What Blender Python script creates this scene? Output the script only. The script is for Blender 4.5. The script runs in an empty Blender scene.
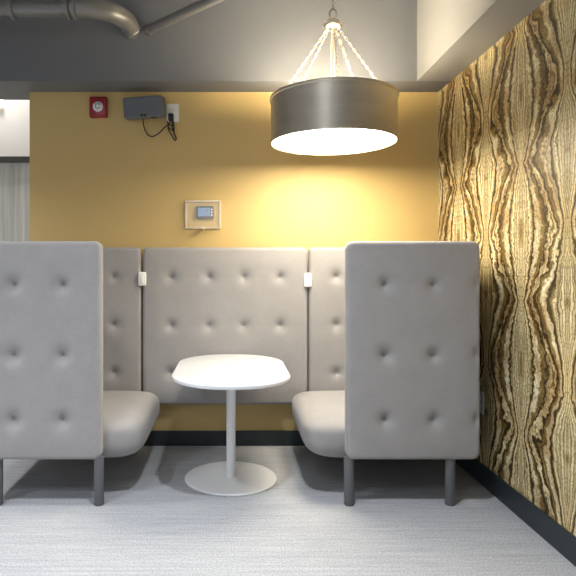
import bpy, bmesh, math, random
from mathutils import Vector, Matrix
random.seed(7)
S = bpy.context.scene
C = S.collection
PI = math.pi

# ------------------------------------------------------------------ helpers
def obj(name, bm, mat, parent=None, smooth=True, angle=40, kind=None, label=None):
    me = bpy.data.meshes.new(name)
    bmesh.ops.recalc_face_normals(bm, faces=bm.faces)
    bm.to_mesh(me); bm.free()
    if smooth:
        for f in me.polygons: f.use_smooth = True
        me.set_sharp_from_angle(angle=math.radians(angle))
    for m in (mat if isinstance(mat, (list, tuple)) else [mat]): me.materials.append(m)
    o = bpy.data.objects.new(name, me); C.objects.link(o)
    if parent is not None:
        o.parent = parent
        o.matrix_parent_inverse = Matrix.Translation(parent.location).inverted() if parent.type == "EMPTY" else Matrix.Identity(4)
    if kind: o['kind'] = kind
    if label: o['label'] = label
    return o


def tag(o, label, cat, group=None):
    o['label'] = label; o['category'] = cat
    if group: o['group'] = group
    return o

def thing(name, label, cat, loc, group=None):
    o = bpy.data.objects.new(name, None); C.objects.link(o)
    o.empty_display_size = .1
    o.location = loc
    return tag(o, label, cat, group)

def struct(name, bm, mat, **k):
    return obj(name, bm, mat, kind='structure', **k)

def add_box(bm, x0, x1, y0, y1, z0, z1, bevel=0, seg=2, mat=0):
    r = bmesh.ops.create_cube(bm, size=1)
    vs = r['verts']
    for v in vs:
        v.co = Vector(((x0+x1)/2 + v.co.x*(x1-x0), (y0+y1)/2 + v.co.y*(y1-y0), (z0+z1)/2 + v.co.z*(z1-z0)))
    fs = list({f for v in vs for f in v.link_faces})
    for f in fs: f.material_index = mat
    if bevel:
        es = list({e for v in vs for e in v.link_edges})
        bmesh.ops.bevel(bm, geom=es, offset=bevel, segments=seg, profile=.5, affect='EDGES')

def box(x0, x1, y0, y1, z0, z1, bevel=0, seg=2):
    bm = bmesh.new(); add_box(bm, x0, x1, y0, y1, z0, z1, bevel, seg); return bm

def lathe(bm, prof, cx, cy, n=64, closed=False):
    rings = []
    for r, z in prof:
        if r < 1e-6:
            rings.append([bm.verts.new((cx, cy, z))])
        else:
            rings.append([bm.verts.new((cx + r*math.cos(2*PI*i/n), cy + r*math.sin(2*PI*i/n), z)) for i in range(n)])
    pairs = list(zip(rings[:-1], rings[1:]))
    if closed: pairs.append((rings[-1], rings[0]))
    for a, b in pairs:
        for i in range(n):
            j = (i+1) % n
            if len(a) == 1 and len(b) == 1: continue
            if len(a) == 1: bm.faces.new((a[0], b[i], b[j]))
            elif len(b) == 1: bm.faces.new((a[i], a[j], b[0]))
            else: bm.faces.new((a[i], a[j], b[j], b[i]))

def tube(bm, pts, r, n=10, caps=True, radii=None):
    pts = [Vector(p) for p in pts]
    rings = []
    prev = None
    for i, p in enumerate(pts):
        if i == 0: t = pts[1]-p
        elif i == len(pts)-1: t = p-pts[i-1]
        else: t = (pts[i+1]-p).normalized() + (p-pts[i-1]).normalized()
        t.normalize()
        if prev is None:
            a = Vector((0, 0, 1)) if abs(t.z) < .9 else Vector((1, 0, 0))
            u = t.cross(a).normalized()
        else:
            u = (prev - t*prev.dot(t)).normalized()
        prev = u
        v = t.cross(u)
        rr = radii[i] if radii else r
        rings.append([bm.verts.new(p + (u*math.cos(2*PI*k/n) + v*math.sin(2*PI*k/n))*rr) for k in range(n)])
    for a, b in zip(rings[:-1], rings[1:]):
        for k in range(n):
            bm.faces.new((a[k], a[(k+1) % n], b[(k+1) % n], b[k]))
    if caps:
        bm.faces.new(rings[0]); bm.faces.new(list(reversed(rings[-1])))

def smooth_path(ctrl, n=12):
    P = [Vector(p) for p in ctrl]
    P = [P[0]*2-P[1]] + P + [P[-1]*2-P[-2]]
    out = []
    for i in range(1, len(P)-2):
        for k in range(n):
            t = k/n
            a, b, c, d = P[i-1], P[i], P[i+1], P[i+2]
            out.append(.5*((2*b) + (c-a)*t + (2*a-5*b+4*c-d)*t*t + (3*b-a-3*c+d)*t**3))
    out.append(P[-2])
    return out

def link(bm, p, d, side, L, W, r):
    """one oval chain link centred at p, long axis d, width axis side"""
    d = d.normalized(); side = (side - d*side.dot(d)).normalized()
    nrm = d.cross(side)
    n, m = 12, 6
    rings = []
    for i in range(n):
        a = 2*PI*i/n
        c = p + d*(L/2*math.cos(a)) + side*(W/2*math.sin(a))
        o = (d*(math.cos(a)*W/2) + side*(math.sin(a)*L/2)).normalized()
        rings.append([bm.verts.new(c + (o*math.cos(2*PI*k/m) + nrm*math.sin(2*PI*k/m))*r) for k in range(m)])
    for i in range(n):
        a, b = rings[i], rings[(i+1) % n]
        for k in range(m):
            bm.faces.new((a[k], a[(k+1) % m], b[(k+1) % m], b[k]))

def chain(bm, a, b, L=.026, W=.014, r=.0022):
    a, b = Vector(a), Vector(b)
    d = (b-a); ln = d.length; d.normalize()
    u = d.cross(Vector((.3, .9, .2))).normalized(); v = d.cross(u)
    n = max(2, round(ln/(L*.80)))
    for i in range(n):
        link(bm, a + d*((i+.5)*ln/n), d, u if i % 2 else v, ln/n*1.25, W, r)

# ------------------------------------------------------------------ materials
def mat_new(name):
    m = bpy.data.materials.new(name); m.use_nodes = True
    nt = m.node_tree
    return m, nt, nt.nodes['Principled BSDF']

def simple(name, col, rough=.5, metal=0, bump=0, bscale=200, var=0, spec=.5, emit=None, estr=0, coat=0):
    m, nt, b = mat_new(name)
    b.inputs['Base Color'].default_value = (*col, 1)
    b.inputs['Roughness'].default_value = rough
    b.inputs['Metallic'].default_value = metal
    b.inputs['Specular IOR Level'].default_value = spec
    b.inputs['Coat Weight'].default_value = coat
    if emit:
        b.inputs['Emission Color'].default_value = (*emit, 1); b.inputs['Emission Strength'].default_value = estr
    tc = nt.nodes.new('ShaderNodeTexCoord')
    if bump or var:
        nz = nt.nodes.new('ShaderNodeTexNoise'); nz.inputs['Scale'].default_value = bscale
        nz.inputs['Detail'].default_value = 3
        nt.links.new(tc.outputs['Object'], nz.inputs['Vector'])
    if bump:
        bp = nt.nodes.new('ShaderNodeBump'); bp.inputs['Strength'].default_value = bump
        bp.inputs['Distance'].default_value = .002
        nt.links.new(nz.outputs['Fac'], bp.inputs['Height'])
        nt.links.new(bp.outputs['Normal'], b.inputs['Normal'])
    if var:
        rp = nt.nodes.new('ShaderNodeValToRGB')
        rp.color_ramp.elements[0].position = .3; rp.color_ramp.elements[1].position = .7
        rp.color_ramp.elements[0].color = (*[c*(1-var) for c in col], 1)
        rp.color_ramp.elements[1].color = (*[min(1, c*(1+var)) for c in col], 1)
        nt.links.new(nz.outputs['Fac'], rp.inputs['Fac'])
        nt.links.new(rp.outputs['Color'], b.inputs['Base Color'])
    return m

class N:
    """tiny expression helper over Math nodes"""
    def __init__(s, nt): s.nt = nt
    def m(s, op, *a):
        n = s.nt.nodes.new('ShaderNodeMath'); n.operation = op
        for i, x in enumerate(a):
            if isinstance(x, (int, float)): n.inputs[i].default_value = x
            else: s.nt.links.new(x, n.inputs[i])
        return n.outputs[0]
    def noise(s, vec, scale, detail=3, rough=.5):
        n = s.nt.nodes.new('ShaderNodeTexNoise'); n.inputs['Scale'].default_value = scale
        n.inputs['Detail'].default_value = detail; n.inputs['Roughness'].default_value = rough
        s.nt.links.new(vec, n.inputs['Vector']); return n.outputs['Fac']
    def xyz(s, x, y, z=0.0):
        n = s.nt.nodes.new('ShaderNodeCombineXYZ')
        for i, q in enumerate((x, y, z)):
            if isinstance(q, (int, float)): n.inputs[i].default_value = q
            else: s.nt.links.new(q, n.inputs[i])
        return n.outputs[0]
    def ramp(s, fac, stops, interp='LINEAR'):
        n = s.nt.nodes.new('ShaderNodeValToRGB'); r = n.color_ramp; r.interpolation = interp
        while len(r.elements) < len(stops): r.elements.new(.5)
        for e, (p, c) in zip(r.elements, stops): e.position = p; e.color = (*c, 1)
        s.nt.links.new(fac, n.inputs['Fac']); return n.outputs['Color']
    def mix(s, blend, fac, a, b):
        n = s.nt.nodes.new('ShaderNodeMix'); n.data_type = 'RGBA'; n.blend_type = blend
        for i, q in ((0, fac), (6, a), (7, b)):
            if isinstance(q, (int, float)): n.inputs[i].default_value = q
            elif isinstance(q, tuple): n.inputs[i].default_value = (*q, 1)
            else: s.nt.links.new(q, n.inputs[i])
        return n.outputs[2]
    def obj(s):
        t = s.nt.nodes.new('ShaderNodeTexCoord'); p = s.nt.nodes.new('ShaderNodeSeparateXYZ')
        s.nt.links.new(t.outputs['Object'], p.inputs[0])
        return t.outputs['Object'], p.outputs[0], p.outputs[1], p.outputs[2]

def fabric(name, col):
    m, nt, b = mat_new(name); n = N(nt)
    v, x, y, z = n.obj()
    fine = n.noise(v, 420, 2, .6)
    mid = n.noise(v, 9, 3, .6)
    c = n.ramp(fine, [(.3, tuple(q*.86 for q in col)), (.7, tuple(min(1, q*1.12) for q in col))])
    c2 = n.ramp(mid, [(.3, (.95, .95, .95)), (.7, (1.03, 1.03, 1.03))])
    nt.links.new(n.mix('MULTIPLY', 1.0, c, c2), b.inputs['Base Color'])
    b.inputs['Roughness'].default_value = .9
    b.inputs['Specular IOR Level'].default_value = .2
    b.inputs['Sheen Weight'].default_value = .15
    bp = nt.nodes.new('ShaderNodeBump'); bp.inputs['Strength'].default_value = .25; bp.inputs['Distance'].default_value = .001
    nt.links.new(fine, bp.inputs['Height']); nt.links.new(bp.outputs['Normal'], b.inputs['Normal'])
    return m

def carpet():
    m, nt, b = mat_new('grey_streaked_carpet'); n = N(nt)
    v, x, y, z = n.obj()
    s1 = n.noise(n.xyz(n.m('MULTIPLY', x, 1.2), n.m('MULTIPLY', y, 34)), 1.6, 4, .65)
    s2 = n.noise(n.xyz(n.m('MULTIPLY', x, 9), n.m('MULTIPLY', y, 150)), 1.0, 3, .7)
    s3 = n.noise(v, 130, 3, .8)
    c = n.ramp(s1, [(.25, (.345, .362, .39)), (.5, (.415, .432, .46)), (.75, (.485, .50, .525))])
    c = n.mix('MULTIPLY', .8, c, n.ramp(s2, [(.25, (.82, .82, .83)), (.7, (1.10, 1.10, 1.10))]))
    c = n.mix('MULTIPLY', .8, c, n.ramp(s3, [(.34, (.52, .52, .53)), (.66, (1.28, 1.28, 1.28))]))
    # plank seams
    row = n.m('FRACT', n.m('DIVIDE', y, .25))
    seam = n.m('LESS_THAN', row, .012)
    c = n.mix('MULTIPLY', n.m('MULTIPLY', seam, .25), c, (.5, .5, .5))
    nt.links.new(c, b.inputs['Base Color'])
    b.inputs['Roughness'].default_value = .95; b.inputs['Specular IOR Level'].default_value = .15
    bp = nt.nodes.new('ShaderNodeBump'); bp.inputs['Strength'].default_value = .5; bp.inputs['Distance'].default_value = .003
    nt.links.new(n.m('ADD', s3, s2), bp.inputs['Height']); nt.links.new(bp.outputs['Normal'], b.inputs['Normal'])
    return m

def wallpaper():
    m, nt, b = mat_new('agate_wallpaper'); n = N(nt)
    v, x, y, z = n.obj()
    p = n.m('MULTIPLY', n.m('SUBTRACT', y, 2.895 - 8.0), 2*PI/.80)
    q0 = n.m('MULTIPLY', n.m('SUBTRACT', z, 2.11), 2*PI/.676)
    a0 = n.m('PINGPONG', p, PI)
    # mirrored wobble: the noise reads the folded coordinate
    fold = n.xyz(n.m('MULTIPLY', a0, .127), z)
    w1 = n.m('SUBTRACT', n.noise(fold, 7, 3, .6), .5)
    w2 = n.m('SUBTRACT', n.noise(fold, 26, 4, .65), .5)
    a = n.m('ADD', a0, n.m('MULTIPLY', n.m('MULTIPLY', w2, .55), n.m('SINE', a0)))
    q = n.m('ADD', q0, n.m('MULTIPLY', w1, 1.1))
    cq = n.m('COSINE', q)
    cusp = n.m('SUBTRACT', n.m('MULTIPLY', n.m('ABSOLUTE', n.m('COSINE', n.m('MULTIPLY', q, .5))), 2), 1)
    sh = n.m('ADD', n.m('MULTIPLY', cq, .45), n.m('MULTIPLY', cusp, .55))
    w = n.m('ADD', 1.48, n.m('ADD', n.m('MULTIPLY', sh, .70), n.m('MULTIPLY', w1, 1.1)))
    tA = n.m('DIVIDE', a, w)
    tB = n.m('DIVIDE', n.m('SUBTRACT', PI, a), n.m('SUBTRACT', PI, w))
    t = n.m('MINIMUM', tA, tB)
    inA = n.m('LESS_THAN', tA, tB)
    cc = n.m('MULTIPLY', sh, n.m('SUBTRACT', n.m('MULTIPLY', inA, 2), 1))
    neck = n.m('MAXIMUM', n.m('DIVIDE', n.m('SUBTRACT', n.m('MULTIPLY', cc, -1), .15), .85), 0.0)
    tt = n.m('POWER', n.m('ADD', n.m('MULTIPLY', t, .87), n.m('MULTIPLY', n.m('MULTIPLY', neck, neck), .13)), .60)
    tw = n.m('ADD', tt, n.m('ADD', n.m('MULTIPLY', w2, .10), n.m('MULTIPLY', w1, .22)))
    RB = (.88, .82, .60)
    P1, P2, OL, BR, DK = (.87, .80, .54), (.76, .65, .38), (.33, .24, .085), (.33, .265, .11), (.08, .06, .024)
    base = n.ramp(tw, [
        (0.00, OL), (.045, P2), (.085, BR), (.12, P1), (.20, OL), (.225, P1), (.285, P2), (.315, BR), (.345, P1), (.41, OL), (.435, P1), (.485, P2),
        (.520, BR), (.548, DK), (.585, DK), (.605, P2), (.665, RB), (.715, P1), (.74, BR), (.775, OL), (.80, BR), (.835, DK),
        (.862, DK), (.885, P2), (.925, P1), (.94, BR), (.97, OL), (1.0, BR)])
    gl = n.noise(n.xyz(n.m('MULTIPLY', tw, 26), n.m('MULTIPLY', z, 2.2), n.m('MULTIPLY', inA, 7.3)), 1.0, 3, .65)
    lines = n.ramp(gl, [(.34, (.22, .18, .11)), (.45, (.80, .77, .70)), (.60, (1.15, 1.15, 1.13))])
    rib = n.m('COMPARE', tw, .665, .055)
    c = n.mix('MULTIPLY', n.m('SUBTRACT', .92, n.m('MULTIPLY', rib, .25)), base, lines)
    # dark mottled zones between the ovals
    mot = n.noise(fold, 5.5, 5, .62)
    mm = n.ramp(mot, [(.38, (0, 0, 0)), (.56, (1, 1, 1))])
    outer = n.m('MINIMUM', n.m('MAXIMUM', n.m('DIVIDE', n.m('SUBTRACT', tw, .45), .2), .25), 1.0)
    c = n.mix('MULTIPLY', n.m('MULTIPLY', n.m('MULTIPLY', mm, outer), .75), c, (.42, .27, .12))
    # speckle
    sp = n.noise(fold, 70, 3, .75)
    c = n.mix('MULTIPLY', .75, c, n.ramp(sp, [(.36, (.25, .19, .09)), (.48, (1, 1, 1)), (1, (1.15, 1.15, 1.15))]))
    # eye at the heart of each oval
    eye = n.m('MULTIPLY', n.m('MAXIMUM', n.m('DIVIDE', n.m('SUBTRACT', cc, .84), .16), 0.0),
              n.m('MAXIMUM', n.m('SUBTRACT', 1, n.m('DIVIDE', t, .14)), 0.0))
    c = n.mix('MULTIPLY', n.m('MINIMUM', n.m('MULTIPLY', eye, 1.0), 1.0), c, (.42, .33, .16))
    c = n.mix('MULTIPLY', n.m('MULTIPLY', neck, .22), c, (.9, .66, .30))
    nt.links.new(c, b.inputs['Base Color'])
    b.inputs['Roughness'].default_value = .45; b.inputs['Specular IOR Level'].default_value = .35
    return m

def brushed(name, col, rough, sx, sy, sz, bump=.1, dark=.75):
    m, nt, b = mat_new(name); n = N(nt)
    v, x, y, z = n.obj()
    s = n.noise(n.xyz(n.m('MULTIPLY', x, sx), n.m('MULTIPLY', y, sy), n.m('MULTIPLY', z, sz)), 1.0, 4, .6)
    c = n.ramp(s, [(.25, tuple(q*dark for q in col)), (.75, tuple(min(1, q*1.12) for q in col))])
    nt.links.new(c, b.inputs['Base Color'])
    b.inputs['Metallic'].default_value = 1; b.inputs['Roughness'].default_value = rough
    bp = nt.nodes.new('ShaderNodeBump'); bp.inputs['Strength'].default_value = bump; bp.inputs['Distance'].default_value = .004
    nt.links.new(s, bp.inputs['Height']); nt.links.new(bp.outputs['Normal'], b.inputs['Normal'])
    return m

def clear_plastic(name, tint):
    m, nt, b = mat_new(name)
    out = nt.nodes['Material Output']
    tr = nt.nodes.new('ShaderNodeBsdfTransparent'); tr.inputs['Color'].default_value = (.97, .97, .96, 1)
    b.inputs['Base Color'].default_value = (*tint, 1); b.inputs['Roughness'].default_value = .12
    mx = nt.nodes.new('ShaderNodeMixShader'); mx.inputs[0].default_value = .17
    nt.links.new(tr.outputs[0], mx.inputs[1]); nt.links.new(b.outputs[0], mx.inputs[2])
    nt.links.new(mx.outputs[0], out.inputs['Surface'])
    return m

M = dict(
    yellow=simple('yellow_wall_paint', (.60, .435, .175), .6, bump=.15, bscale=350, var=.02),
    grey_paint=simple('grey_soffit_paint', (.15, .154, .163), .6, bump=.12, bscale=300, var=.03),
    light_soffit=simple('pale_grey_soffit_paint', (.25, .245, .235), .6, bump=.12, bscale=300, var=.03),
    white_paint=simple('white_wall_paint', (.78, .76, .74), .6, bump=.1, bscale=300, var=.02),
    ceil_paint=simple('ceiling_paint', (.30, .30, .31), .7, bump=.1, bscale=200, var=.03),
    room_paint=simple('room_wall_paint', (.62, .62, .62), .7, bump=.1, bscale=200, var=.02),
    paper=wallpaper(), carpet=carpet(),
    base=simple('slate_baseboard', (.022, .030, .038), .45, bump=.05, bscale=120, var=.08),
    fabric=fabric('warm_grey_fabric', (.33, .322, .325)),
    leg=simple('dark_grey_metal', (.13, .132, .145), .45, bump=.04, bscale=250, var=.05),
    white=simple('white_laminate', (.66, .67, .70), .35, bump=.02, bscale=300, var=.01),
    white_metal=simple('white_powder_coat', (.80, .82, .85), .4, bump=.05, bscale=500, var=.02),
    clip=simple('white_plastic', (.85, .85, .83), .4, bump=.02, bscale=300, var=.01),
    shade=brushed('brushed_nickel_shade', (.78, .72, .62), .42, 2, 2, 12, .03, .9),
    liner=simple('white_shade_liner', (.88, .86, .80), .6, bump=.03, bscale=200, var=.01),
    nickel=brushed('nickel', (.62, .56, .47), .3, 40, 40, 40, .05, .8),
    glow=simple('lit_bulb', (1, .9, .7), .4, emit=(1, .87, .66), estr=120),
    diffuser=simple('lit_frosted_diffuser', (.9, .88, .82), .5, emit=(1, .88, .68), estr=32),
    cord=simple('pale_cord', (.55, .47, .36), .6, bump=.1, bscale=400, var=.05),
    red=simple('red_alarm_plastic', (.30, .014, .018), .35, bump=.03, bscale=300, var=.05),
    lens=simple('strobe_lens', (.80, .80, .80), .15, bump=.05, bscale=300, var=.03),
    black=simple('black_plastic', (.012, .011, .011), .45, bump=.05, bscale=300, var=.1),
    speaker=simple('grey_speaker_case', (.13, .14, .16), .5, bump=.06, bscale=300, var=.05),
    guard=clear_plastic('clear_guard_plastic', (.95, .92, .86)),
    guard_edge=simple('cloudy_guard_rim', (.66, .58, .46), .3, bump=.02, bscale=200, var=.02),
    stat=simple('slate_blue_plastic', (.045, .065, .105), .35, bump=.02, bscale=300, var=.04),
    screen=simple('lit_blue_screen', (.12, .22, .40), .2, bump=.02, bscale=60, var=.25, emit=(.25, .45, .85), estr=.22),
    pipe=simple('grey_painted_pipe', (.19, .186, .178), .36, metal=.35, bump=.04, bscale=60, var=.05),
    steel=brushed('brushed_steel_painted_reflections', (.90, .90, .84), .22, 20, 20, .7, .35, .42),  # pale and dark streaks in the colour stand for reflections
    frame=simple('dark_door_frame', (.05, .045, .04), .4, bump=.03, bscale=200, var=.06),
    hot_spot=simple('glowing_hot_spot', (1, .95, .85), .4, emit=(1, .85, .62), estr=9),  # glow standing in for a spot of light on the white wall
)

M['steel'].node_tree.nodes['Principled BSDF'].inputs['Metallic'].default_value = .3

# ------------------------------------------------------------------ the room
WY, WX = 4.06, 1.4475            # back wall plane, right wall plane
SZ = 2.4825                      # underside of the soffits
CZ = 3.35
XL, YF = -4.0, -3.2              # left wall, wall behind the camera
FY = 4.62                        # far wall beyond the opening on the left
LX = -1.422                      # left end of the yellow wall

struct('floor', box(XL-.1, WX+.1, YF-.1, FY+.1, -.08, 0), M['carpet'], smooth=False)
struct('ceiling', box(XL-.1, WX+.1, YF-.1, FY+.1, CZ, CZ+.08), M['ceil_paint'], smooth=False)
struct('wall_back', box(LX, WX, WY, 4.25, 0, SZ), M['yellow'], smooth=False)
struct('wall_right', box(WX, WX+.1, YF-.1, FY+.1, 0, CZ), M['paper'], smooth=False)
struct('wall_left', box(XL-.1, XL, YF-.1, FY+.1, 0, CZ), M['room_paint'], smooth=False)
struct('wall_front', box(XL, WX, YF-.1, YF, 0, CZ), M['room_paint'], smooth=False)
DX0, DX1, DZ = -2.75, -1.50, 2.137
bm = bmesh.new()
add_box(bm, XL, DX0, FY, FY+.1, 0, CZ); add_box(bm, DX1, WX, FY, FY+.1, 0, CZ); add_box(bm, DX0, DX1, FY, FY+.1, DZ, CZ)
struct('wall_far', bm, M['white_paint'], smooth=False)
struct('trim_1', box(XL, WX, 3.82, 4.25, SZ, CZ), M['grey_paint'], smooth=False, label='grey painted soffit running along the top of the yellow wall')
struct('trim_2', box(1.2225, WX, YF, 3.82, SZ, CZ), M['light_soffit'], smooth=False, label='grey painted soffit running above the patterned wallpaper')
struct('baseboard_back', box(LX, WX-.014, WY-.012, WY, 0, .105, .003), M['base'], smooth=False)
struct('baseboard_right', box(WX-.014, WX, YF, WY, 0, .118, .003), M['base'], smooth=False)
# steel door in the far wall
d = struct('door_1', box(DX0+.04, (DX0+DX1)/2-.002, FY+.03, FY+.07, .005, DZ-.04), M['steel'], smooth=False, label='shiny steel door beyond the left end of the yellow wall')
obj('door_leaf', box((DX0+DX1)/2+.002, DX1-.04, FY+.03, FY+.07, .005, DZ-.04), M['steel'], d, smooth=False)
bm = bmesh.new()
add_box(bm, DX0, DX0+.04, FY-.01, FY+.09, 0, DZ, .002); add_box(bm, DX1-.04, DX1, FY-.01, FY+.09, 0, DZ, .002)
add_box(bm, DX0, DX1, FY-.01, FY+.09, DZ-.045, DZ, .002)
obj('door_frame', bm, M['frame'], d, smooth=False)

# ------------------------------------------------------------------ booth
def axis_coords(a, b, re, step):
    edge = [re*(1-math.cos(k/6*PI/2)) for k in range(7)]
    n = max(2, round((b-a-2*re)/step))
    return [a+e for e in edge] + [a+re+(b-a-2*re)*k/n for k in range(1, n)] + [b-e for e in reversed(edge)]

def panel(x0, x1, z0, z1, y0, thk, tufts, back_tufts=None, re=.022, rc=.035, step=.009, puff=.006, dk=1.0):
    """upholstered slab facing -Y, tufted on the front (and back)"""
    us, vs = axis_coords(x0, x1, re, step), axis_coords(z0, z1, re, step)
    cx, cz, hw, hh = (x0+x1)/2, (z0+z1)/2, (x1-x0)/2, (z1-z0)/2
    rows = sorted({t[1] for t in tufts})
    bm = bmesh.new()
    def prof(u, v, tf):
        du, dv = u-cx, v-cz
        ex, ez = hw-abs(du), hh-abs(dv)
        if ex < rc and ez < rc:
            qx, qz = rc-ex, rc-ez
            mx, ln = max(qx, qz), math.hypot(qx, qz)
            if ln > 1e-9:
                k = mx/ln; qx *= k; qz *= k
            e = rc - math.hypot(qx, qz)
            uu = cx + math.copysign(hw-rc+qx, du); vv = cz + math.copysign(hh-rc+qz, dv)
        else:
            e = min(ex, ez); uu, vv = u, v
        off = 0
        if e < re: off = re - math.sqrt(max(0, re*re-(re-e)**2))
        k = min(1, max(0, e/.12))
        off -= puff*math.sin(k*PI/2)
        dim = 0
        for tx, tz in tf:
            ddx, ddz = uu-tx, vv-tz
            r = math.hypot(ddx, ddz)
            if r < .2:
                dim = max(dim, dk*(.032*math.exp(-r/.013) + .016*math.exp(-(r/.045)**2)))
        for rz in rows if tf else []:
            dz = abs(vv-rz)
            if dz < .05: dim = max(dim, min(1, e/.05)*(.0009*math.exp(-dz/.012)))
        return uu, vv, off + dim*min(1, e/.02)
    grids = []
    for side, tf in ((0, tufts), (1, back_tufts or [])):
        g = []
        for u in us:
            col = []
            for v in vs:
                uu, vv, o = prof(u, v, tf)
                col.append(bm.verts.new((uu, y0+o if side == 0 else y0+thk-o, vv)))
            g.append(col)
        for i in range(len(us)-1):
            for j in range(len(vs)-1):
                f = (g[i][j], g[i+1][j], g[i+1][j+1], g[i][j+1])
                bm.faces.new(f if side == 0 else tuple(reversed(f)))
        grids.append(g)
    def border(g):
        nx, nz = len(us), len(vs)
        return [g[i][0] for i in range(nx)] + [g[nx-1][j] for j in range(1, nz)] + [g[i][nz-1] for i in range(nx-2, -1, -1)] + [g[0][j] for j in range(nz-2, 0, -1)]
    A, B = border(grids[0]), border(grids[1])
    for i in range(len(A)):
        j = (i+1) % len(A)
        bm.faces.new((A[j], A[i], B[i], B[j]))
    return bm

def supere(c, e): return math.copysign(abs(c)**e, c)

def seat_mesh(x0, x1, y0, y1, z0, z1):
    """pillowy seat: rounded nose, crowned top, tucked underside"""
    bm = bmesh.new()
    cx, cy, cz = (x0+x1)/2, (y0+y1)/2, z0+(z1-z0)*.56
    a, b = (x1-x0)/2, (y1-y0)/2
    nu, nv = 96, 36
    rings = []
    for j in range(1, nv):
        eta = -PI/2 + PI*j/nv
        ce, se = math.cos(eta), math.sin(eta)
        k = supere(ce, .40) if se >= 0 else supere(ce, .42)
        zz = cz + (supere(se, .60)*(z1-cz) if se >= 0 else supere(se, .78)*(cz-z0))
        rings.append([bm.verts.new((cx + a*k*supere(math.cos(2*PI*i/nu), .34), cy + b*k*supere(math.sin(2*PI*i/nu), .24), zz)) for i in range(nu)])
    bot, top = bm.verts.new((cx, cy, z0)), bm.verts.new((cx, cy, z1))
    for p, q in zip(rings[:-1], rings[1:]):
        for i in range(nu):
            bm.faces.new((p[i], p[(i+1) % nu], q[(i+1) % nu], q[i]))
    for i in range(nu):
        bm.faces.new((bot, rings[0][(i+1) % nu], rings[0][i])); bm.faces.new((top, rings[-1][i], rings[-1][(i+1) % nu]))
    return bm

H0, H1 = .2450, 1.388
YA, YB, TH = 3.01, 3.948, .07

def leg_mesh(x, y):
    bm = bmesh.new()
    lathe(bm, [(0, 0), (.0235, 0), (.0265, .004), (.0265, H0+.012), (0, H0+.012)], x, y, 24)
    return bm

def mirror(bm, x):
    for v in bm.verts: v.co.x = 2*x - v.co.x
    bmesh.ops.reverse_faces(bm, faces=bm.faces)
    return bm

def bench(label, inner, sgn, back_inner, back_tuft):
    """inner: X of the end panel's inner edge; sgn: +1 outwards is +X"""
    t = thing('booth_bench', label, 'bench', (inner + sgn*.35, 3.5, 0), 'facing high-backed booth benches')
    X = lambda d: inner + sgn*d
    def pan(d0, d1, *a, **k):
        x0, x1 = sorted((X(d0), X(d1)))
        return panel(x0, x1, *a, **k)
    rows = (1.159, .790, .453)
    tf = [(X(d), z) for d in (.204, .459) for z in rows]
    tfw = tf + [(X(.70), z) for z in rows]
    obj('end_panel', pan(0, .700, H0, H1, YA, TH, tfw, [], rc=.04), M['fabric'], t)
    bt = [(back_tuft + sgn*k*.26, z) for k in range(3) for z in (1.185, .857, .529)]
    x0, x1 = sorted((back_inner, X(.700)))
    obj('end_panel', panel(x0, x1, H0, H1, YB, TH, bt, [], rc=.03, dk=.75), M['fabric'], t)
    # outer back: built facing -Y then turned to face the seat
    bm = panel(YA+TH+.003, YB-.003, H0, H1, 0, TH, [(3.2+k*.155*2, z) for k in range(3) for z in rows],
               [(3.2+k*.155*2, z) for k in range(3) for z in rows], step=.014, rc=.03)
    xo = X(.700-TH)
    for v in bm.verts: v.co = Vector((xo + sgn*v.co.y, v.co.x, v.co.z))
    obj('back_panel', bm, M['fabric'], t)
    s0, s1 = sorted((X(-.207), X(.700-TH-.012)))
    obj('seat', seat_mesh(s0, s1, YA+TH-.004, YB+.002, .188, .440), M['fabric'], t)
    for dx in (.020, .553):
        for y in (YA+.038, YB-.022):
            obj('leg', leg_mesh(X(dx), y), M['leg'], t)
    return t

bench('grey tufted high-backed booth bench on the right, beside the patterned wallpaper', .597, 1, .526, .714)
bench('grey tufted high-backed booth bench on the left, cut off by the photo edge', -.682, -1, -.6216, -.806)

# linking panel between the benches
t = thing('booth_back_panel', 'wide grey tufted panel behind the white table, linking the two benches', 'panel', (-.047, 3.98, .311))
mt = [((px-232)/183*1.25, z) for px in (171, 209, 243.5, 280) for z in (1.183, .853, .530)]
obj('cushion', panel(-.6125, .5175, .311, H1, YB, TH, mt, [], rc=.035, dk=.75), M['fabric'], t)
for px, y0, y1 in ((142, 272, 286), (308, 273, 287)):
    X = (px-232)/184*1.25
    z1, z0 = 1.25-(y0-267.5)/184*1.25, 1.25-(y1-267.5)/184*1.25
    bm = bmesh.new()
    add_box(bm, X-.027, X+.027, YB-.020, YB-.001, z0, z1, .009, 3)
    add_box(bm, X-.010, X+.010, YB-.023, YB-.018, z0+.02, z1-.02, .003, 2)
    add_box(bm, X-.004, X+.004, YB-.010, YB+TH*.6, z0+.02, z1-.02)
    obj('joining_clip', bm, M['clip'], t, label='white plastic clip')

# ------------------------------------------------------------------ table
TX, TY = -.006, 3.425
t = thing('cafe_table', 'white pedestal table with rounded oblong top between the two benches', 'table', (TX, TY, 0))
out = []
hw, sl, sg, yc = .326, .225, .305, 3.402
fil = .05
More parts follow.
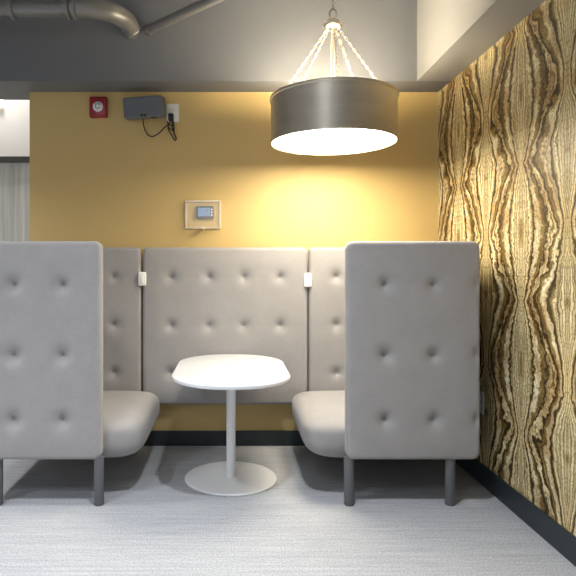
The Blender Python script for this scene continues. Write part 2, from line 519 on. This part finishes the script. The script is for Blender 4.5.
# quarter outline: straight side, tight corner, bowed end
pts = [(hw, k*sl/6) for k in range(6)]
n = 48
for k in range(n+1):
    a = k/n*PI/2
    pts.append((hw*math.cos(a)**(2/2.3), sl + sg*math.sin(a)**(2/1.72)))
quad = pts
full = quad + [(-x, y) for x, y in reversed(quad[:-1])] + [(-x, -y) for x, y in quad[1:]] + [(x, -y) for x, y in reversed(quad[1:-1])]
def slab(bm, loop, zs):
    rings = []
    for z, ins in zs:
        rings.append([bm.verts.new((TX + x*(1-ins/hw), yc + y*(1-ins/.53), z)) for x, y in loop])
    for a, b in zip(rings[:-1], rings[1:]):
        for i in range(len(loop)):
            j = (i+1) % len(loop)
            bm.faces.new((a[i], a[j], b[j], b[i]))
    bm.faces.new(list(reversed(rings[0]))); bm.faces.new(rings[-1])
bm = bmesh.new()
slab(bm, full, [(.638, .012), (.640, .004), (.644, 0), (.656, 0), (.6595, .0015), (.661, .004)])
obj('tabletop', bm, M['white'], t)
bm = bmesh.new()
lathe(bm, [(0, .013), (.027, .013), (.027, .632), (.0, .632)], TX, TY, 32)
obj('column', bm, M['white_metal'], t)
bm = bmesh.new()
lathe(bm, [(0, .630), (.10, .630), (.10, .6385), (0, .6385)], TX, TY, 32)
obj('mounting_plate', bm, M['white_metal'], t)
bm = bmesh.new()
lathe(bm, [(0, 0), (.270, 0), (.273, .003), (.273, .008), (.270, .011), (.262, .0125), (.03, .0145), (0, .0145)], TX, TY, 96)
obj('base', bm, M['white_metal'], t)

# ------------------------------------------------------------------ pendant lamp
PX, PY, PR = .596, 3.408, .366
PT, PB = 2.252, 1.984
t = thing('pendant_lamp', 'large drum pendant lamp of brushed metal hanging from chains over the right bench', 'lamp', (PX, PY, PB))
bm = bmesh.new()
lathe(bm, [(PR-.006, PB), (PR-.001, PB-.002), (PR+.001, PB+.004), (PR, PB+.008), (PR, PT-.016), (PR+.007, PT-.014), (PR+.009, PT-.006), (PR+.007, PT), (PR-.004, PT), (PR-.004, PT-.016), (PR-.004, PB+.004)], PX, PY, 96, closed=True)
sh = obj('drum_shade', bm, M['shade'], t)
bm = bmesh.new()
lathe(bm, [(PR-.0045, PB+.002), (PR-.0045, PT-.002), (PR-.006, PT-.002), (PR-.006, PB+.002)], PX, PY, 96, closed=True)
obj('shade_liner', bm, M['liner'], sh, label='white inner lining')
HZ = 2.685
bm = bmesh.new()
lathe(bm, [(0, HZ-.045), (.018, HZ-.042), (.026, HZ-.028), (.046, HZ-.024), (.056, HZ-.014), (.058, HZ-.004), (.050, HZ+.004), (.040, HZ+.016), (.016, HZ+.026), (.010, HZ+.04), (0, HZ+.042)], PX, PY, 40)
obj('hub', bm, M['nickel'], t)
for deg in (155, 130, 48, 10, 264, 276):
    a = math.radians(deg)
    bm = bmesh.new()
    chain(bm, (PX+.036*math.cos(a), PY+.036*math.sin(a), HZ-.024), (PX+(PR-.004)*math.cos(a), PY+(PR-.004)*math.sin(a), PT+.003), .026, .012, .0022)
    obj('chain', bm, M['nickel'], t)
bm = bmesh.new()
link(bm, Vector((PX, PY, HZ+.064)), Vector((0, 0, 1)), Vector((1, 0, 0)), .058, .042, .005)
obj('loop', bm, M['nickel'], t)
bm = bmesh.new()
chain(bm, (PX, PY, HZ+.088), (PX, PY, CZ-.03), .05, .026, .0036)
obj('hanging_chain', bm, M['nickel'], t)
bm = bmesh.new()
lathe(bm, [(0, CZ-.045), (.03, CZ-.04), (.06, CZ-.02), (.065, CZ), (0, CZ)], PX, PY, 32)
obj('ceiling_cap', bm, M['nickel'], t)
bm = bmesh.new()
tube(bm, smooth_path([(PX-.006, PY, HZ-.04), (PX-.012, PY-.004, HZ-.2), (PX-.010, PY, HZ-.4), (PX, PY, 2.16)]), .0045, 8)
tube(bm, smooth_path([(PX+.004, PY-.006, HZ-.04), (PX+.006, PY-.010, HZ-.2), (PX+.004, PY-.006, HZ-.4), (PX, PY, 2.16)]), .003, 8)
obj('cord', bm, M['cord'], t)
# cross frame carrying the bulbs
bm = bmesh.new()
lathe(bm, [(0, 2.208), (.03, 2.210), (.032, 2.248), (.02, 2.268), (0, 2.270)], PX, PY, 24)
for k in range(3):
    a = k*2*PI/3 + PI/2
    tube(bm, [(PX, PY, 2.238), (PX+(PR-.006)*math.cos(a), PY+(PR-.006)*math.sin(a), 2.238)], .005, 8)
sp = obj('spider', bm, M['nickel'], t)
for k in range(3):
    a = k*2*PI/3 + PI/2 + PI/3
    ox, oy = PX+.12*math.cos(a), PY+.12*math.sin(a)
    bm = bmesh.new()
    tube(bm, [(PX, PY, 2.238), (ox, oy, 2.238)], .006, 8)
    lathe(bm, [(0, 2.250), (.017, 2.248), (.019, 2.218), (.016, 2.206), (0, 2.206)], ox, oy, 20)
    so = obj('socket', bm, M['nickel'], sp)
    bm = bmesh.new()
    lathe(bm, [(0, 2.206), (.013, 2.205), (.016, 2.188), (.027, 2.163), (.031, 2.143), (.027, 2.122), (.015, 2.110), (0, 2.107)], ox, oy, 24)
    obj('bulb', bm, M['glow'], t, label='lit warm bulb')

bm = bmesh.new()
lathe(bm, [(0, PB+.012), (PR-.0075, PB+.012), (PR-.0075, PB+.018), (0, PB+.018)], PX, PY, 96)
obj('diffuser', bm, M['diffuser'], t, label='glowing frosted diffuser')
bm = bmesh.new()
lathe(bm, [(0, PB+.002), (.008, PB+.004), (.014, PB+.010), (.014, PB+.0125), (0, PB+.0125)], PX, PY, 20)
obj('finial', bm, M['nickel'], t)

# ------------------------------------------------------------------ things on the walls
def at(px, py, Y):
    return Vector(((px-232)*Y/578, Y, 1.25-(py-267.5)*Y/578))

# fire alarm
a, b = at(89.5, 117.3, WY-.03), at(107, 96.7, WY-.03)
t = thing('fire_alarm', 'red fire alarm with round white strobe high on the yellow wall', 'alarm', ((a.x+b.x)/2, WY, (a.z+b.z)/2))
cx, cz = (a.x+b.x)/2, (a.z+b.z)/2
bm = bmesh.new()
add_box(bm, a.x, b.x, WY-.042, WY+.003, a.z, b.z, .010, 3)
obj('housing', bm, M['red'], t)
for j in (0, 1):
    bm = bmesh.new()
    for i in range(4):
        X = a.x+.022+i*(b.x-a.x-.044)/3
        Z = (a.z+.014) if j == 0 else (b.z-.014)
        add_box(bm, X-.005, X+.005, WY-.0435, WY-.041, Z-.003, Z+.003)
    obj('sounder_slots', bm, M['black'], t)
bm = bmesh.new()
prof = [(0, .020), (.014, .018), (.026, .012), (.034, .004), (.036, 0), (0, 0)]
lathe(bm, prof, 0, 0, 32)
for v in bm.verts: v.co = Vector((cx + v.co.x, WY-.042 - v.co.z, cz + v.co.y))
le = obj('strobe', bm, M['lens'], t, label='round white strobe lens')
bm = bmesh.new()
for ox, oz, w, h in ((-.010, .0, .006, .034), (.010, .012, .008, .010), (.013, -.012, .008, .008), (.0, -.022, .010, .006)):
    add_box(bm, cx+ox-w/2, cx+ox+w/2, WY-.063, WY-.047, cz+oz-h/2, cz+oz+h/2, .001, 1)
obj('strobe_element', bm, M['stat'], le)

# grey speaker on a bracket, turned a little from the wall
c = at(144.5, 108, WY-.09)
t = thing('wall_speaker', 'grey box speaker tilted on the yellow wall beside the fire alarm', 'speaker', (c.x, WY-.09, c.z))
bm = box(-.137, .137, -.05, .05, -.070, .070, .010, 3)
rot = Matrix.Rotation(math.radians(-9), 4, 'Z') @ Matrix.Rotation(math.radians(-1.6), 4, 'Y') @ Matrix.Rotation(math.radians(6), 4, 'X')
rot = Matrix.Translation(c) @ rot
bmesh.ops.transform(bm, matrix=rot, verts=bm.verts)
obj('case', bm, M['speaker'], t)
bm = box(-.127, .127, -.053, -.049, -.060, .060, .002, 1)
bmesh.ops.transform(bm, matrix=rot, verts=bm.verts)
obj('grille', bm, simple('speaker_grille_cloth', (.12, .13, .15), .8, bump=.4, bscale=700, var=.12), t)
bm = bmesh.new()
add_box(bm, c.x-.02, c.x+.02, WY-.05, WY, c.z-.02, c.z+.02, .003, 1)
add_box(bm, c.x-.035, c.x+.035, WY-.006, WY, c.z-.05, c.z+.05, .002, 1)
obj('wall_bracket', bm, M['black'], t)
for c_ in ((-.013, .003, -.058, -.050, -.066, -.050), (.010, .026, -.058, -.050, -.066, -.050), (.05, .085, -.04, 0, -.076, -.069)):
    bm = box(*c_, .002, 1)
    bmesh.ops.transform(bm, matrix=rot, verts=bm.verts)
    obj('connector', bm, M['black'], t)

# outlet with plugs and cord
def outlet(name, label, x0, x1, z0, z1, plane, axis, sockets=2):
    o = thing(name, label, 'outlet', (0, 0, 0))
    def tr(bm):
        for v in bm.verts:
            u, d, w = v.co; d = 0 if d < .001 else d
            v.co = Vector((u, plane-d, w)) if axis == 'Y' else Vector((plane-d, u, w))
        return bm
    o.location = ((x0+x1)/2, plane, (z0+z1)/2) if axis == 'Y' else (plane, (x0+x1)/2, (z0+z1)/2)
    obj('cover_plate', tr(box(x0, x1, .0004, .0065, z0, z1, .0025, 2)), M['clip'], o)
    cxx = (x0+x1)/2
    for k in (-1, 1):
        zc = (z0+z1)/2 + k*.021
        r = obj('receptacle', tr(box(cxx-.016, cxx+.016, .006, .0085, zc-.014, zc+.014, .004, 2)), M['clip'], o)
        bm = bmesh.new()
        for dx in (-.006, .006): add_box(bm, cxx+dx-.0012, cxx+dx+.0012, .0083, .0090, zc-.002, zc+.007)
        obj('slot', tr(bm), M['black'], r)
    return o
a, b = at(166.5, 122, WY), at(179, 104, WY)
outlet('wall_outlet', 'white outlet plate with black plugs on the yellow wall beside the speaker', a.x, b.x, a.z, b.z, WY, 'Y')
outlet('wall_outlet', 'white outlet plate low on the patterned wall, seen edge-on past the right bench', 3.318, 3.412, .405, .535, WX, 'X')

pl = at(171.5, 118, WY)
t = thing('power_adapter', 'black plug and tangled cord hanging from the white outlet by the speaker', 'adapter', (pl.x, WY-.02, pl.z))
bm = bmesh.new()
add_box(bm, pl.x-.018, pl.x+.016, WY-.05, WY-.0095, pl.z-.030, pl.z+.022, .006, 2)
obj('plug', bm, M['black'], t)
bm = bmesh.new()
s = at(143, 119, WY-.10)
path = [s, at(143.5, 125, WY-.07), at(146.5, 133, WY-.04), at(152, 136.5, WY-.03), at(159, 133, WY-.03), at(165, 127, WY-.035), at(170, 123, WY-.03)]
tube(bm, smooth_path(path, 8), .0042, 8)
obj('cord', bm, M['black'], t)
bm = bmesh.new()
tube(bm, smooth_path([at(170, 122, WY-.04), at(168, 128, WY-.03), at(171, 134, WY-.025), at(174.5, 140, WY-.02), at(176, 138, WY-.024), at(172.5, 129, WY-.034), at(172, 122, WY-.04)], 8), .0045, 8)
tube(bm, smooth_path([at(173, 121, WY-.03), at(174, 127, WY-.03), at(174, 133, WY-.03), at(176.5, 139, WY-.02)], 8), .005, 8)
tube(bm, smooth_path([at(167, 121, WY-.03), at(169, 125, WY-.045), at(174, 126, WY-.045), at(172, 130, WY-.03), at(168, 127, WY-.03)], 8), .004, 8)
obj('cord_bundle', bm, M['black'], t)

# thermostat in its clear guard
a, b = at(185, 229, WY), at(221, 200.5, WY)
t = thing('thermostat_guard', 'clear plastic guard box over the thermostat on the yellow wall', 'guard', ((a.x+b.x)/2, WY, (a.z+b.z)/2))
bm = bmesh.new()
w = .014
for x0, x1, z0, z1 in ((a.x, b.x, a.z, a.z+w), (a.x, b.x, b.z-w, b.z), (a.x, a.x+w, a.z+w, b.z-w), (b.x-w, b.x, a.z+w, b.z-w)):
    add_box(bm, x0, x1, WY-.012, WY+.003, z0, z1, .002, 1)
obj('rim', bm, M['guard_edge'], t)
bm = bmesh.new()
add_box(bm, a.x+.004, b.x-.004, WY-.070, WY-.012, a.z+.004, b.z-.004, .008, 3)
fs = [f for f in bm.faces if f.normal.y > .9 and f.calc_area() > .01]
bmesh.ops.delete(bm, geom=fs, context='FACES')
obj('cover', bm, M['guard'], t)
bm = bmesh.new()
cxg = (a.x+b.x)/2
add_box(bm, cxg-.012, cxg+.012, WY-.078, WY, a.z-.006, a.z+.010, .003, 1)
obj('lock', bm, M['guard_edge'], t)
a, b = at(196, 219, WY-.02), at(214, 206, WY-.02)
t = thing('thermostat', 'small blue-screened thermostat inside the clear guard box', 'thermostat', ((a.x+b.x)/2, WY, (a.z+b.z)/2))
obj('case', box(a.x, b.x, WY-.026, WY, a.z, b.z, .006, 2), M['stat'], t)
obj('screen', box(a.x+.014, b.x-.026, WY-.0275, WY-.025, a.z+.018, b.z-.014, .001, 1), M['screen'], t, label='lit pale blue screen')
bm = bmesh.new()
for k in range(3): add_box(bm, b.x-.020, b.x-.011, WY-.028, WY-.025, a.z+.02+k*.02, a.z+.032+k*.02, .001, 1)
obj('button', bm, M['clip'], t)

# ------------------------------------------------------------------ pipes overhead
ez, py_, rb = 2.822, 3.50, .051
ex, fy = -.668, 3.82
t = thing('duct_pipe', 'grey metal pipe under the ceiling, bending into the grey soffit at the left', 'pipe', (-2.2, py_, ez))
br = .24
bm = bmesh.new()
tube(bm, [(XL-.004, py_, ez), (ex-br, py_, ez)], rb, 28)
obj('pipe_run', bm, M['pipe'], t)
bm = bmesh.new()
pts = [(ex-br-.03, py_, ez)] + [(ex-br+br*math.sin(k/14*PI/2), py_+br*(1-math.cos(k/14*PI/2)), ez) for k in range(15)] + [(ex, fy, ez)]
tube(bm, pts, rb+.008, 28)
obj('elbow', bm, M['pipe'], t)
for X in (ex-br-.045, ex-br-.085, -1.33):
    bm = bmesh.new()
    tube(bm, [(X-.014, py_, ez), (X-.010, py_, ez), (X+.010, py_, ez), (X+.014, py_, ez)], .06, 28, radii=[rb+.003, rb+.016, rb+.016, rb+.003])
    obj('coupling', bm, M['pipe'], t)
bm = bmesh.new()
tube(bm, [(ex, fy-.05, ez), (ex, fy-.045, ez), (ex, fy, ez)], .07, 28, radii=[rb+.008, rb+.013, rb+.013])
obj('wall_flange', bm, M['pipe'], t)

s = at(147, 30.5, 3.82); e = Vector((.42, 2.86, s.z))
t = thing('conduit_pipe', 'thin grey conduit slanting across the grey soffit from beside the thick pipe', 'pipe', s)
bm = bmesh.new()
tube(bm, [s+Vector((0,0,0)), e, e+Vector((.03, -.03, .012)), e+Vector((.05, -.05, .05)), Vector((e.x+.055, e.y-.055, CZ-.001))], .030, 16)
obj('tube', bm, M['pipe'], t)
bm = bmesh.new()
dd = (e-s).normalized()
tube(bm, [s, s+dd*.035], .034, 16)
obj('fitting', bm, M['pipe'], t)

# glowing dome added as a hot spot of light at the far left edge
c = at(0, 103, FY)
t = tag(obj('wall_hot_spot', (lambda b_: (lathe(b_, [(0, .03), (.018, .026), (.028, .010), (.03, 0), (0, 0)], 0, 0, 24),
        [setattr(v, 'co', Vector((c.x+v.co.x, FY-v.co.z, c.z+v.co.y))) for v in b_.verts], b_)[-1])(bmesh.new()), M['hot_spot']),
        'small glowing dome standing in for a hot spot of light on the white wall at the left photo edge', 'lamp')

# ------------------------------------------------------------------ lights
def area(name, loc, size, power, col, target=None, sizey=None, spread=None):
    l = bpy.data.lights.new(name, 'AREA'); l.energy = power; l.color = col
    l.shape = 'RECTANGLE' if sizey else 'DISK'; l.size = size
    if sizey: l.size_y = sizey
    if spread: l.spread = math.radians(spread)
    o = bpy.data.objects.new(name, l); C.objects.link(o); o.location = loc
    if target is not None:
        o.rotation_euler = (Vector(target)-Vector(loc)).to_track_quat('-Z', 'Y').to_euler()
    return o
cool = (.93, .96, 1.0)
area('ceiling_light_a', (.14, 1.85, 2.95), .13, 25, (.95, .975, 1.0), spread=104)
area('ceiling_light_b', (-1.35, 1.7, 2.95), .16, 17, (.88, .94, 1.0), spread=128)
area('ceiling_light_c', (-2.7, 2.7, 2.95), .22, 34, (1, .96, .9), spread=120)
area('ceiling_light_d', (.2, -1.4, 2.95), .4, 26, cool, spread=105)
area('ceiling_light_e', (-2.5, .6, 2.95), .3, 38, cool, spread=115)
area('window_daylight', (-2.0, -3.1, 2.35), 1.0, 25, (.82, .91, 1.0), (-.5, 4, .6), 1.3)
area('added_highlight_light', (-.85, .1, 2.95), .26, 22, cool)  # added lamp out of view, puts a highlight on the drum shade
area('corridor_light', (-2.0, 4.40, 3.3), .2, 28, (1, .95, .86))

w = bpy.data.worlds.new('world'); S.world = w; w.use_nodes = True
w.node_tree.nodes['Background'].inputs[0].default_value = (.6, .65, .7, 1)
w.node_tree.nodes['Background'].inputs[1].default_value = .2

# ------------------------------------------------------------------ camera
cam = bpy.data.cameras.new('camera'); co = bpy.data.objects.new('camera', cam); C.objects.link(co)
co.location = (0, 0, 1.25); co.rotation_euler = (PI/2, 0, 0)
cam.sensor_width = 36; cam.lens = 36*578/576
cam.shift_x = (288-232)/576; cam.shift_y = -(288-267.5)/576
S.camera = co
S.view_settings.view_transform = 'Standard'; S.view_settings.look = 'None'
S.view_settings.gamma = 1; S.view_settings.use_curve_mapping = False
S.view_settings.exposure = 0.0
